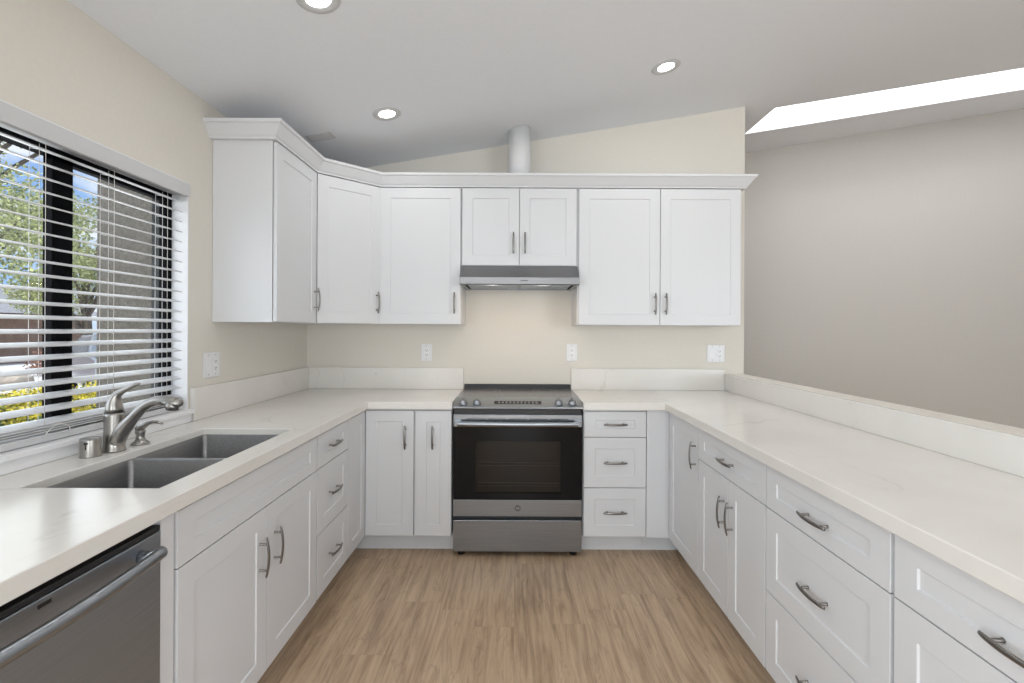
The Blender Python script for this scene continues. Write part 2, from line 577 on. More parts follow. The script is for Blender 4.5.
# back wall, far wall, right wall, rear wall
bm = prism(NB(), [(XL, 0), (XE, 0), (XE, ceil(XE) + 0.002), (XL, ceil(XL) + 0.002)], 'y', YB, YB + 0.12)
struct(obj('wall_back', bm, M['wall']))
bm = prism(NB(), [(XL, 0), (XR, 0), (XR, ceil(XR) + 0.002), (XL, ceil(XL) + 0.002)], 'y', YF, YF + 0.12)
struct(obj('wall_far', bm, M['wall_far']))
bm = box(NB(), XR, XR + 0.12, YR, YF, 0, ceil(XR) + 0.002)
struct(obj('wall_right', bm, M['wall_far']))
bm = NB()
RO = [(-0.42, 0.52, 0.02, 2.15), (2.9, 5.1, 0.8, 2.2)]  # unseen door and window openings, added to account for the fill light
cells(bm, [XL, -0.42, 0.52, 2.9, 5.1, XR], [0, 0.02, 0.8, 2.15, 2.2, 2.4],
      lambda u, v: not any(a < u < b and c < v < d for a, b, c, d in RO),
      lambda u, v: (u, YR, v if v < 2.3 else ceil(u)), lambda u, v: (u, YR - 0.12, v if v < 2.3 else ceil(u)))
struct(obj('wall_rear', bm, M['wall']))
for i, (a, b, c, d) in enumerate(RO):
    bm = box(NB(), a, b, YR - 0.07, YR - 0.06, c, d)
    o = struct(obj(['added_door_1', 'added_window_3'][i], bm, M['pane']))  # glazing of the added rear openings
    f = NB()
    box(f, a, a + 0.06, YR - 0.09, YR - 0.03, c, d)
    box(f, b - 0.06, b, YR - 0.09, YR - 0.03, c, d)
    if i == 1:
        box(f, (a + b) / 2 - 0.04, (a + b) / 2 + 0.04, YR - 0.09, YR - 0.03, c, d)
    box(f, a, b, YR - 0.09, YR - 0.03, d - 0.06, d)
    box(f, a, b, YR - 0.09, YR - 0.03, c, c + 0.06)
    obj('frame', f, M['frame'], o)
lw = struct(obj('added_window_4', box(NB(), -1.605, -1.6, LW[0], LW[1], LW[2], LW[3]), M['pane']))  # unseen second left window, added to go with its fill lamp
f = NB()
for y0, y1, z0, z1 in ((LW[0], LW[0] + 0.05, LW[2], LW[3]), (LW[1] - 0.05, LW[1], LW[2], LW[3]), (LW[0], LW[1], LW[2], LW[2] + 0.05), (LW[0], LW[1], LW[3] - 0.05, LW[3]), (-1.385, -1.315, LW[2], LW[3])):
    box(f, -1.63, -1.58, y0, y1, z0, z1)
obj('window_frame', f, M['frame'], lw)
# half wall behind the right-hand counter
ZP = 1.032
bm = box(NB(), 1.525, XE, 0.05, YB, 0, ZP)
struct(obj('wall_half', bm, M['wall'], bevel=0.003))
# baseboard of the far wall
struct(obj('baseboard_far', box(NB(), XE, XR, YF - 0.014, YF, 0, 0.1), M['trimwhite'], bevel=0.003))

# ------------------------------------------------------------------ kitchen window with its black frame
XG = -1.60
win = struct(obj('window_1', box(NB(), XG - 0.003, XG + 0.003, WY0 + 0.02, WY1 - 0.02, WZ0 + 0.02, WZ1 - 0.02), M['pane']))
fr = NB()
X0, X1 = -1.66, -1.576
box(fr, X0, X1, WY0, WY0 + 0.075, WZ0, WZ1)
box(fr, -1.61, X1, WY1 - 0.03, WY1, WZ0, WZ1)
box(fr, X0, X1, WY0, WY1, 1.945, WZ1)
box(fr, X0, X1, WY0, WY1, WZ0, WZ0 + 0.03)
obj('window_frame', fr, M['frame'], win, bevel=0.002)
obj('reveal_shade_cover', box(NB(), -1.662, -1.611, WY1 - 0.012, WY1 - 0.0005, WZ0 + 0.001, WZ1 - 0.001), M['reveal_shade'], win)  # dark strip added over the sunlit outer reveal to read as shade
fr = NB()   # sliding sash nearer the room, and fixed sash
box(fr, -1.61, -1.580, 2.187, WY1 - 0.03, WZ0 + 0.03, 1.945)
box(fr, -1.61, -1.580, 1.652, 1.730, WZ0 + 0.03, 1.945)
box(fr, -1.61, -1.580, 1.652, WY1 - 0.03, 1.918, 1.945)
box(fr, -1.61, -1.580, 1.652, WY1 - 0.03, WZ0 + 0.03, WZ0 + 0.07)
obj('sash', fr, M['frame'], win, bevel=0.002)
fr = NB()
box(fr, -1.65, -1.615, 1.69, 1.74, WZ0 + 0.03, 1.945)
box(fr, -1.65, -1.615, WY0 + 0.075, WY0 + 0.10, WZ0 + 0.03, 1.945)
obj('sash', fr, M['frame'], win, bevel=0.002)
# white reveal lining and sill
bm = NB()
box(bm, -1.576, XL + 0.001, WY1 - 0.004, WY1 + 0.0, WZ0, WZ1)
box(bm, -1.576, XL + 0.001, WY0, WY0 + 0.004, WZ0, WZ1)
box(bm, -1.576, XL + 0.001, WY0, WY1, WZ1 - 0.004, WZ1)
struct(obj('trim_2', bm, M['trimwhite']))
bm = NB()
box(bm, -1.576, XL + 0.028, WY0 - 0.02, WY1 + 0.012, 0.952, 0.972)
box(bm, XL, XL + 0.018, WY0 - 0.01, WY1 + 0.004, 0.914, 0.953)
struct(obj('trim_3', bm, M['trimwhite'], bevel=0.004))

# ------------------------------------------------------------------ venetian blind
bl = thing('window_blind', 'white horizontal slatted blind hanging inside the kitchen window over the sink', 'blind', (-1.546, WY0, WZ0))
def L(x, y, z):
    return (x + 1.546, y - WY0, z - WZ0)
bm = NB()
p = L(-1.515, WY0 + 0.003, 1.944)
q = L(-1.490, WY1 - 0.003, 2.003)
prism(bm, [(p[0], p[2]), (q[0] - 0.006, p[2]), (q[0] - 0.003, p[2] + 0.012), (q[0] - 0.003, q[2] - 0.012), (q[0] - 0.008, q[2]), (p[0], q[2])], 'y', p[1], q[1])
obj('valance', bm, M['slat'], bl, bevel=0.002)
bm = box(NB(), *[v for a, b in zip(L(-1.572, WY0 + 0.008, 1.955), L(-1.516, WY1 - 0.008, 1.995)) for v in (a, b)])
obj('headrail', bm, M['slat'], bl)
zs = [1.924 - 0.0456 * k for k in range(14)] + [1.3312 - 0.0425 * k for k in range(1, 8)]
sm = NB()   # one slat, cambered, running along Y
prof = []
for k in range(7):
    u = -0.025 + 0.05 * k / 6
    prof.append((u, 0.0028 * (1 - (u / 0.025) ** 2)))
prof = [(u, v + 0.0014) for u, v in prof] + [(u, v - 0.0014) for u, v in reversed(prof)]
prism(sm, prof, 'y', 0.012, WY1 - WY0 - 0.012)
sme = fin(sm, 'slat')
sme.materials.append(M['slat'])
for z in zs:
    o = bpy.data.objects.new('slat', sme)
    C.objects.link(o)
    o.parent = bl
    o.location = (0, 0, z - WZ0)
    o.rotation_euler = (0, R(14), 0)
for k in range(3):
    o = bpy.data.objects.new('slat', sme)
    C.objects.link(o)
    o.parent = bl
    o.location = (0.004, 0, 0.0685 - 0.0075 * k - 0.001)
    o.rotation_euler = (0, R(3), 0)
bm = box(NB(), -0.026, 0.032, 0.012, WY1 - WY0 - 0.012, 0.019, 0.043)
obj('bottom_rail', bm, M['slat'], bl, bevel=0.004)
for yc in (1.29, 1.566, 1.834, 2.115):
    bm = NB()
    for dx in (-0.0265, 0.0265):
        tube(bm, [(dx, yc - WY0, 0.04), (dx, yc - WY0, 0.985)], 0.0008, 6)
    for z in zs:
        tube(bm, [(-0.0265, yc - WY0, z - WZ0 - 0.004 + 0.005), (0.0265, yc - WY0, z - WZ0 - 0.009)], 0.0007, 4)
    obj('ladder_cord', bm, M['cord'], bl)
    bm = NB()
    tube(bm, [(0.0, yc - WY0 + 0.006, 0.04), (0.0, yc - WY0 + 0.006, 0.985)], 0.0008, 6)
    obj('lift_cord', bm, M['cord'], bl)
bm = NB()
pp = []
for k in range(17):
    a = PI * k / 16
    pp.append((0.036 + 0.012 * math.sin(a), 0.485 - 0.045 * math.cos(a), 0.03 + 0.045 * math.sin(a) * (1 if k < 9 else 0.9)))
tube(bm, pp, 0.0016, 6)
obj('cord_loop', bm, M['cord'], bl)

# ------------------------------------------------------------------ cabinet joinery
def pull_mesh():
    bm = NB()
    n = 14
    path, rad = [], []
    Lh = 0.138
    for k in range(n + 1):
        t = -1 + 2 * k / n
        path.append((0, -0.023 - 0.009 * (1 - t * t), t * Lh / 2))
        rad.append(0.0068 * (1 - 0.25 * t ** 4))
    tube(bm, path, rad, 10, True, flat=(0.95, 0.62), up=(0, -1, 0))
    for s in (-1, 1):
        z = s * 0.046
        tube(bm, [(0, -0.0005, z), (0, -0.003, z), (0, -0.024, z)], [0.0055, 0.0040, 0.0040], 10)
    return fin(bm, 'handle')
PULL = pull_mesh()
PULL.materials.append(M['pull'])
def pull(parent, x, y, z, horiz=False):
    o = bpy.data.objects.new('handle', PULL)
    C.objects.link(o)
    o.parent = parent
    o.location = (x, y, z)
    if horiz:
        o.rotation_euler = (0, R(90), 0)
    return o
RAIL = 0.066
def panel(name, parent, x0, x1, z0, z1, y=-0.003, th=0.018, rail=RAIL, railz=None, recess=0.005, m=None, flat=False):
    """shaker front, front face at y-th, back at y; returns the part with its origin at the centre of the front face"""
    railz = rail if railz is None else railz
    wd, ht = x1 - x0, z1 - z0
    bm = NB()
    a, b = wd / 2, ht / 2
    if flat:
        box(bm, -a, a, 0, th, -b, b)
    else:
        V = lambda x, yy, z: bm.verts.new((x, yy, z))
        def ring(ax, bz, yy):
            return [V(-ax, yy, -bz), V(ax, yy, -bz), V(ax, yy, bz), V(-ax, yy, bz)]
        r0 = ring(a, b, th)
        r1 = ring(a, b, 0)
        r2 = ring(a - rail, b - railz, 0)
        r3 = ring(a - rail - 0.002, b - railz - 0.002, recess)
        bm.faces.new(r0)
        for A, B in ((r0, r1), (r1, r2), (r2, r3)):
            for i in range(4):
                bm.faces.new((A[i], A[(i + 1) % 4], B[(i + 1) % 4], B[i]))
        bm.faces.new(r3)
    o = obj(name, bm, m or M['white'], parent, bevel=0.001)
    o.location = ((x0 + x1) / 2, y - th, (z0 + z1) / 2)
    return o
G = 0.002
def cabinet(name, label, x, y, rz, width, depth, z0, z1, group=None, toe=False, toe_h=0.112, hollow=False):
    t = thing(name, label, 'cabinet', (x, y, 0 if toe else z0), rz, group)
    bm = NB()
    b = 0 if toe else 0.0
    lo = (toe_h if toe else 0.0)
    hi = z1 - (0 if toe else z0)
    if hollow:
        box(bm, 0.0, 0.018, 0, depth, lo, hi)
        box(bm, width - 0.018, width, 0, depth, lo, hi)
        box(bm, 0.018, width - 0.018, depth - 0.012, depth, lo, hi)
        box(bm, 0.018, width - 0.018, 0, depth - 0.012, lo, lo + 0.018)
        box(bm, 0.018, width - 0.018, 0, 0.018, lo + 0.018, hi)
    else:
        box(bm, 0, width, 0, depth, lo, hi)
    obj('body', bm, M['white'], t)
    if toe:
        obj('toe_kick', box(NB(), 0, width, 0.072, depth, 0.0, toe_h), M['white'], t)
    return t

# ---- upper cabinets
UZ0, UZ1, UD = 1.376, 2.29, 0.305
DZT = 2.269 - UZ0          # door top above the cabinet base
GU = 'white shaker wall cabinets'
def upper_door(t, x0, x1, zb=0.003, zt=DZT, hx=None, hz=0.140, vis=None):
    d = panel('door', t, x0 + G, x1 - G, zb, zt)
    if hx is not None:
        pull(d, hx - (x0 + x1) / 2, 0, hz - (zb + zt) / 2)
    return d
u1 = cabinet('wall_cabinet', 'white wall cabinet with one door, side panel facing the window', XL + 0.297, 2.40, R(90), 0.49, 0.295, UZ0, UZ1, GU)
upper_door(u1, 0.003, 0.488, hx=0.488 - 0.033)
# diagonal corner cabinet
P2 = Vector((XL + 0.297, 2.893))
P3 = Vector((-0.893, 3.197))
dv = P3 - P2
ang = math.atan2(dv.y, dv.x)
uc = thing('corner_wall_cabinet', 'white diagonal corner wall cabinet with one angled door', 'cabinet', (P2.x, P2.y, UZ0), ang, GU)
inv = Matrix.Rotation(-ang, 2)
pts = [Vector(p) - P2 for p in ((P2.x, P2.y), (P3.x, P3.y), (-0.893, YB - 0.001), (XL + 0.001, YB - 0.001), (XL + 0.001, P2.y))]
pts = [tuple(inv @ p) for p in pts]
obj('body', prism(NB(), pts, 'z', 0, UZ1 - UZ0), M['white'], uc)
dw = dv.length
d = panel('door', uc, 0.014, dw - 0.008, 0.003, DZT)
pull(d, dw / 2 - 0.040, 0, 0.140 - (0.003 + DZT) / 2)
u2 = cabinet('wall_cabinet', 'white single-door wall cabinet between corner cabinet and range hood', -0.892, YB - UD, 0, 0.533, UD - 0.001, UZ0, UZ1, GU)
upper_door(u2, 0.004, 0.531, hx=0.533 - 0.040)
u3 = cabinet('wall_cabinet', 'short white two-door wall cabinet above the range hood', -0.358, YB - UD, 0, 0.761, UD - 0.001, 1.761, UZ1, GU)
zt = 2.269 - 1.761
upper_door(u3, 0.006, 0.3805, 0.003, zt, hx=0.3805 - 0.039, hz=0.148)
upper_door(u3, 0.3805, 0.755, 0.003, zt, hx=0.3805 + 0.037, hz=0.148)
u4 = cabinet('wall_cabinet', 'tall white two-door wall cabinet right of the range hood', 0.404, YB - UD, 0, 1.076, UD - 0.001, UZ0, UZ1, GU)
upper_door(u4, 0.008, 0.541, hx=0.541 - 0.035)
upper_door(u4, 0.541, 1.070, hx=0.541 + 0.035)
# crown moulding
path = [Vector(p) for p in ((XL, 2.40), (XL + 0.297, 2.40), (XL + 0.297, 2.893), (-0.893, 3.195), (1.480, 3.195), (1.480, YB))]
cp = [(0.0, 2.262), (0.026, 2.262), (0.026, 2.268), (0.030, 2.274), (0.034, 2.276), (0.066, 2.328), (0.074, 2.332), (0.078, 2.346), (0.0, 2.346)]
cp = [(o_, z_ + (0.012 if z_ < 2.3 else 0.006)) for o_, z_ in cp]
bm = NB()
rings = []
for i, p in enumerate(path):
    ns = []
    for a, b in ((i - 1, i), (i, i + 1)):
        if a >= 0 and b < len(path):
            dd = (path[b] - path[a]).normalized()
            ns.append(Vector((dd.y, -dd.x)))
    if len(ns) == 2:
        n_ = (ns[0] + ns[1]).normalized()
        n_ = n_ / n_.dot(ns[0])
    else:
        n_ = ns[0]
    rings.append([bm.verts.new((p.x + n_.x * o_, p.y + n_.y * o_, z_)) for o_, z_ in cp])
for A, B in zip(rings, rings[1:]):
    for k in range(len(cp)):
        k2 = (k + 1) % len(cp)
        bm.faces.new((A[k], A[k2], B[k2], B[k]))
bm.faces.new(rings[0])
bm.faces.new(rings[-1])
tag(obj('crown_molding', bm, M['white']), 'white crown molding running along the tops of the wall cabinets', 'molding')

# ---- base cabinets
BT = 0.870               # carcass top
ZT, ZA, ZB, Z0 = 0.860, 0.708, 0.408, 0.118     # door top, splits, bottom
GB = 'white shaker base cabinets'
XLF = -0.888 - 0.021      # left run carcass front (door front at -0.888)
XRF = 0.912 + 0.021
YBF = 2.878 + 0.021
DL = XLF - XL - 0.002
DR = 1.523 - XRF
def drawers(t, x0, x1, splits=(ZT, ZA, ZB, Z0), hnd=True, dz=0.0):
    for k in range(len(splits) - 1):
        zt_, zb_ = splits[k] - (0 if k == 0 else G), splits[k + 1] + G
        d = panel('drawer', t, x0 + G, x1 - G, zb_, zt_, railz=0.05 if k == 0 else RAIL)
        if hnd:
            pull(d, 0, 0.005, dz, True)
def door(t, x0, x1, zb, zt_, hx=None, hz=None):
    d = panel('door', t, x0 + G, x1 - G, zb, zt_)
    if hx is not None:
        pull(d, hx - (x0 + x1) / 2, 0, hz - (zb + zt_) / 2)
    return d
# left run: sink base, drawers
b1 = cabinet('sink_cabinet', 'white base cabinet with two doors below the sink, beside dishwasher', XLF, 1.272, R(90), 0.907, DL, 0, BT, GB, toe=True, hollow=True)
panel('false_front', b1, 0.006, 0.905 - G, ZA + G, ZT, railz=0.05)
door(b1, 0.006, 0.470, Z0, ZA - G, hx=0.470 - 0.050, hz=0.545)
door(b1, 0.470, 0.905, Z0, ZA - G, hx=0.470 + 0.052, hz=0.545)
b2 = cabinet('drawer_cabinet', 'white three-drawer base cabinet between sink cabinet and left corner', XLF, 2.180, R(90), 0.405, DL, 0, BT, GB, toe=True)
drawers(b2, 0.002, 0.403)
# filler between dishwasher and sink base
bm = box(NB(), XL + 0.02, -0.892, 1.223, 1.271, 0.1, BT)
tag(obj('filler_panel', bm, M['white'], bevel=0.001), 'narrow white filler panel between dishwasher and sink cabinet', 'panel')
# left corner cabinet (L-shaped)
cx, cy = XLF, YBF
b3 = thing('corner_base_cabinet', 'white L-shaped corner base cabinet left of the range', 'cabinet', (XL + 0.001, 2.586, 0), 0, GB)
def Lc(x, y):
    return (x - XL - 0.001, y - 2.586)
pts = [Lc(*p) for p in ((XL + 0.001, 2.586), (XLF, 2.586), (XLF, YBF), (-0.590, YBF), (-0.590, YB - 0.001), (XL + 0.001, YB - 0.001))]
obj('body', prism(NB(), pts, 'z', 0.112, BT), M['white'], b3)
pts = [Lc(*p) for p in ((XL + 0.001, 2.586), (XLF - 0.072, 2.586), (XLF - 0.072, YBF + 0.072), (-0.590, YBF + 0.072), (-0.590, YB - 0.001), (XL + 0.001, YB - 0.001))]
obj('toe_kick', prism(NB(), pts, 'z', 0, 0.112), M['white'], b3)
w_ = 2.876 - 2.588
d = panel('door', b3, -w_ / 2, w_ / 2, Z0, ZT)
d.location = (*Lc(-0.888, (2.588 + 2.876) / 2), (Z0 + ZT) / 2)
d.rotation_euler = (0, 0, R(90))
xa, xb = -0.886, -0.602
d = panel('door', b3, -(xb - xa) / 2, (xb - xa) / 2, Z0, ZT)
d.location = (*Lc((xa + xb) / 2, 2.878), (Z0 + ZT) / 2)
pull(d, -0.649 - (xa + xb) / 2, 0, 0.705 - (Z0 + ZT) / 2)
b4 = cabinet('narrow_base_cabinet', 'narrow white one-door base cabinet touching left side of the range', -0.589, YBF, 0, 0.213, YB - YBF - 0.001, 0, BT, GB, toe=True)
door(b4, -0.004, 0.213, Z0, ZT, hx=-0.487 + 0.589, hz=0.705)
# right of the range
b5 = cabinet('drawer_cabinet', 'white three-drawer base cabinet touching right side of the range', 0.406, YBF, 0, 0.375, YB - YBF - 0.001, 0, BT, GB, toe=True)
drawers(b5, 0.002, 0.374)
bm = NB()
box(bm, 0.7825, XRF - 0.0005, 2.880, 2.9, 0.112, BT)
box(bm, 0.7825, XRF + 0.06, YBF + 0.072, YBF + 0.09, 0.0, 0.112)
tag(obj('filler_panel', bm, M['white']), 'flat white filler panel in the corner right of the range drawers', 'panel')
b6 = cabinet('base_cabinet', 'white base cabinet with one tall door in the right corner', XRF, 2.868, R(-90), 0.455, DR, 0, BT, GB, toe=True)
door(b6, 0.002, 0.454, Z0, ZT, hx=0.454 - 0.034, hz=0.715)
b7 = cabinet('base_cabinet', 'white right-hand base cabinet with one drawer above two doors', XRF, 2.412, R(-90), 0.650, DR, 0, BT, GB, toe=True)
drawers(b7, 0.002, 0.648, (ZT, ZA), dz=-0.008)
door(b7, 0.002, 0.340, Z0, ZA - G, hx=0.340 - 0.038, hz=0.556)
door(b7, 0.340, 0.648, Z0, ZA - G, hx=0.340 + 0.040, hz=0.556)
b8 = cabinet('drawer_cabinet', 'wide white three-drawer base cabinet in the middle of the right run', XRF, 1.761, R(-90), 0.590, DR, 0, BT, GB, toe=True)
drawers(b8, 0.002, 0.586, dz=-0.013)
b9 = cabinet('drawer_cabinet', 'white drawer base cabinet nearest the camera on the right', XRF, 1.170, R(-90), 0.612, DR, 0, BT, GB, toe=True)
drawers(b9, 0.004, 0.610, dz=-0.018)
b10 = cabinet('base_cabinet', 'white end base cabinet of the right run', XRF, 0.557, R(-90), 0.45, DR, 0, BT, GB, toe=True)
door(b10, 0.002, 0.448, Z0, ZT, hx=0.04, hz=0.71)

# ------------------------------------------------------------------ countertops with backsplashes
CT0, CT1 = 0.872, 0.914
SKX0, SKX1, SKY0, SKY1 = -1.335, -0.958, 1.304, 2.08
YCE = 2.853
ctl = thing('countertop', 'white veined quartz countertop around the sink, left of the range', 'countertop', (XL, 0, CT0))
bm = NB()
cells(bm, [0, SKX0 - XL, SKX1 - XL, -0.868 - XL, -0.3705 - XL], [0.1, SKY0, SKY1, YCE, YB - 0.001],
      lambda u, v: (u < -0.868 - XL or v > YCE) and not (SKX0 - XL < u < SKX1 - XL and SKY0 < v < SKY1),
      lambda u, v: (u + 0.001, v, 0), lambda u, v: (u + 0.001, v, CT1 - CT0))
obj('slab', bm, M['quartz'], ctl, bevel=0.003)
H1 = CT1 - CT0 + 0.0005
obj('backsplash', box(NB(), 0.0205, -0.372 - XL, YB - 0.021, YB - 0.001, H1, H1 + 0.152), M['quartz'], ctl, bevel=0.0015)
obj('backsplash', box(NB(), 0.001, 0.020, WY1 + 0.014, YB - 0.001, H1, H1 + 0.152), M['quartz'], ctl, bevel=0.0015)
ctr = thing('countertop', 'white veined quartz countertop covering the right-hand run of cabinets', 'countertop', (0.402, 0, CT0))
bm = NB()
cells(bm, [0, 0.884 - 0.402, 1.5235 - 0.402], [0.1, YCE, YB - 0.001],
      lambda u, v: u > 0.884 - 0.402 or v > YCE,
      lambda u, v: (u, v, 0), lambda u, v: (u, v, CT1 - CT0))
obj('slab', bm, M['quartz'], ctr, bevel=0.003)
obj('backsplash', box(NB(), 0.0, 1.5035 - 0.402, YB - 0.021, YB - 0.001, H1, H1 + 0.152), M['quartz'], ctr, bevel=0.0015)
obj('backsplash', box(NB(), 1.504 - 0.402, 1.5235 - 0.402, 0.1, YB - 0.022, H1, ZP - CT0 + 0.001), M['quartz'], ctr, bevel=0.0015)

# ------------------------------------------------------------------ sink
sk = thing('double_sink', 'stainless undermount sink with two bowls set in the left countertop', 'sink', ((SKX0 + SKX1) / 2, 1.692, CT0 - 0.2))
def bowl(bm, x0, x1, y0, y1, zt, zb, r=0.016, t=0.004):
    def rr(x0, x1, y0, y1, r, z, n=5):
        pts = []
        for (cx, cy, a0) in ((x1 - r, y1 - r, 0), (x0 + r, y1 - r, 90), (x0 + r, y0 + r, 180), (x1 - r, y0 + r, 270)):
            for k in range(n + 1):
                a = R(a0 + 90 * k / n)
                pts.append(bm.verts.new((cx + r * math.cos(a), cy + r * math.sin(a), z)))
        return pts
    rings = [rr(x0 - 0.0, x1 + 0.0, y0 - 0.0, y1 + 0.0, 0.004, zt), rr(x0 + 0.002, x1 - 0.002, y0 + 0.002, y1 - 0.002, r, zt - 0.004), rr(x0 + 0.004, x1 - 0.004, y0 + 0.004, y1 - 0.004, r, zb + 0.03),
             rr(x0 + 0.012, x1 - 0.012, y0 + 0.012, y1 - 0.012, r, zb + 0.008), rr(x0 + 0.03, x1 - 0.03, y0 + 0.03, y1 - 0.03, r, zb)]
    for A, B in zip(rings, rings[1:]):
        for k in range(len(A)):
            f = bm.faces.new((A[k], A[(k + 1) % len(A)], B[(k + 1) % len(B)], B[k]))
            f.smooth = True
    bm.faces.new(rings[-1])
hw = (SKX1 - SKX0) / 2
for (ya, yb) in ((SKY0 - 1.692 + 0.001, -0.011), (0.011, SKY1 - 1.692 - 0.001)):
    bm = NB()
    bowl(bm, -hw + 0.001, hw - 0.001, ya, yb, 0.217, 0.0)
    o = obj('bowl', bm, M['sink'], sk)
    bm = NB()
    cyy = (ya + yb) / 2
    lathe(bm, [(0.0, 0.0015), (0.030, 0.0015), (0.040, 0.004), (0.044, 0.001)], 28, (0, cyy, 0.001))
    obj('drain', bm, M['steel'], sk)
obj('divider', box(NB(), -hw + 0.002, hw - 0.002, -0.0125, 0.0125, 0.10, 0.2175), M['steel'], sk, bevel=0.004)

# ------------------------------------------------------------------ faucet, air gap, soap dispenser
fa = thing('faucet', 'brushed nickel pull-out faucet with lever handle behind the sink', 'faucet', (-1.400, 1.694, CT1))
bm = NB()
lathe(bm, [(0.0, 0.0), (0.0345, 0.0), (0.0345, 0.006), (0.032, 0.010), (0.031, 0.03), (0.0295, 0.075), (0.0285, 0.125), (0.0285, 0.134), (0, 0.134)], 32)
obj('body', bm, M['nickel'], fa)
bm = NB()
sp_ = [(-0.001, 0, 0.012), (0.006, 0, 0.040), (0.022, 0, 0.066), (0.042, 0, 0.090), (0.066, 0, 0.118), (0.092, 0, 0.146), (0.118, 0, 0.166), (0.145, 0, 0.176), (0.172, 0, 0.177), (0.20, 0, 0.173), (0.216, 0, 0.170)]
tube(bm, sp_, [0.0300, 0.0300, 0.0275, 0.0240, 0.0195, 0.0175, 0.0165, 0.0165, 0.0175, 0.019, 0.018], 20)
obj('spout', bm, M['nickel'], fa)
bm = NB()
tube(bm, [(0.170, 0, 0.174), (0.19, 0, 0.172), (0.210, 0, 0.170), (0.228, 0, 0.166), (0.234, 0, 0.163)], [0.0175, 0.019, 0.0205, 0.018, 0.010], 20, flat=(1, 0.8))
tube(bm, [(0.205, 0, 0.170), (0.202, 0, 0.145)], [0.0215, 0.0195], 24)
obj('spray_head', bm, M['nickel'], fa)
bm = NB()
hp = [(0.0, 0, 0.136), (0.0, 0, 0.150), (-0.001, 0, 0.168), (0.003, 0, 0.184), (0.012, 0, 0.198), (0.026, 0, 0.208), (0.044, 0, 0.217), (0.062, 0, 0.226), (0.078, 0, 0.233), (0.088, 0, 0.236)]
tube(bm, hp, [0.0285, 0.0275, 0.0245, 0.020, 0.0145, 0.0115, 0.0095, 0.0085, 0.0075, 0.004], 20, flat=(1.0, 0.9))
obj('lever_handle', bm, M['nickel'], fa)
bm = NB()
lathe(bm, [(0.0279, 0.1335), (0.0279, 0.1368)], 28)
obj('joint_ring', bm, M['black'], fa)

ag = thing('air_gap', 'short brushed nickel cylindrical air gap cap left of the faucet', 'air gap', (-1.419, 1.622, CT1))
bm = NB()
lathe(bm, [(0, 0), (0.0305, 0), (0.0305, 0.004), (0.0285, 0.007), (0.029, 0.055), (0.027, 0.061), (0.0, 0.062)], 32)
obj('cap', bm, M['nickel'], ag)
bm = NB()
box(bm, 0.006, 0.0100, -0.0288, -0.0268, 0.028, 0.048)
box(bm, 0.002, 0.014, -0.0291, -0.026, 0.044, 0.052)
obj('vent_slot', bm, M['slot'], ag)

sd = thing('soap_dispenser', 'small brushed nickel soap dispenser right of the faucet', 'soap dispenser', (-1.388, 1.797, CT1))
bm = NB()
lathe(bm, [(0, 0), (0.029, 0), (0.030, 0.004), (0.024, 0.009), (0.015, 0.018), (0.0135, 0.032), (0.0165, 0.045), (0.0165, 0.050), (0.012, 0.053), (0, 0.053)], 28)
obj('base', bm, M['nickel'], sd)
bm = NB()
tube(bm, [(-0.013, 0, 0.056), (0.0, 0, 0.060), (0.012, 0, 0.068), (0.028, 0, 0.078), (0.046, 0, 0.082), (0.064, 0, 0.081), (0.082, 0, 0.076)], [0.010, 0.014, 0.0115, 0.0085, 0.0065, 0.0055, 0.0042], 14)
obj('spout', bm, M['nickel'], sd)

# ------------------------------------------------------------------ dishwasher
dwr = thing('dishwasher', 'grey stainless dishwasher with curved bar handle under the left countertop', 'dishwasher', (-0.896, 0.612, 0), R(90))
obj('body', box(NB(), 0.004, 0.606, 0.012, 0.57, 0.10, 0.862), M['black'], dwr)
obj('toe_kick', box(NB(), 0.004, 0.606, 0.06, 0.5, 0.0, 0.098), M['black'], dwr)
bm = NB()
box(bm, 0.004, 0.607, -0.008, 0.012, 0.115, 0.836)
dd_ = obj('door', bm, M['steel_dark'], dwr, bevel=0.003)
obj('control_strip', box(NB(), 0.004, 0.607, -0.006, 0.030, 0.837, 0.850), M['black'], dwr, bevel=0.002)
bm = NB()
hp, hr = [], []
for k in range(25):
    t = k / 24
    u = 0.048 + t * (0.607 - 0.096)
    hp.append((u, -0.046 - 0.022 * math.sin(PI * t), 0.803 + 0.003 * math.sin(PI * t)))
    hr.append(0.0145)
tube(bm, hp, hr, 18, flat=(0.85, 1.0), up=(0, 0, 1))
for u in (0.066, 0.607 - 0.066):
    tube(bm, [(u, -0.006, 0.800), (u, -0.020, 0.800), (u, -0.047, 0.803)], [0.016, 0.012, 0.0115], 14)
obj('handle', bm, M['steel'], dd_)
bm = box(NB(), 0.292, 0.318, -0.0092, -0.0078, 0.8185, 0.8255)
obj('emblem', bm, M['black'], dd_)

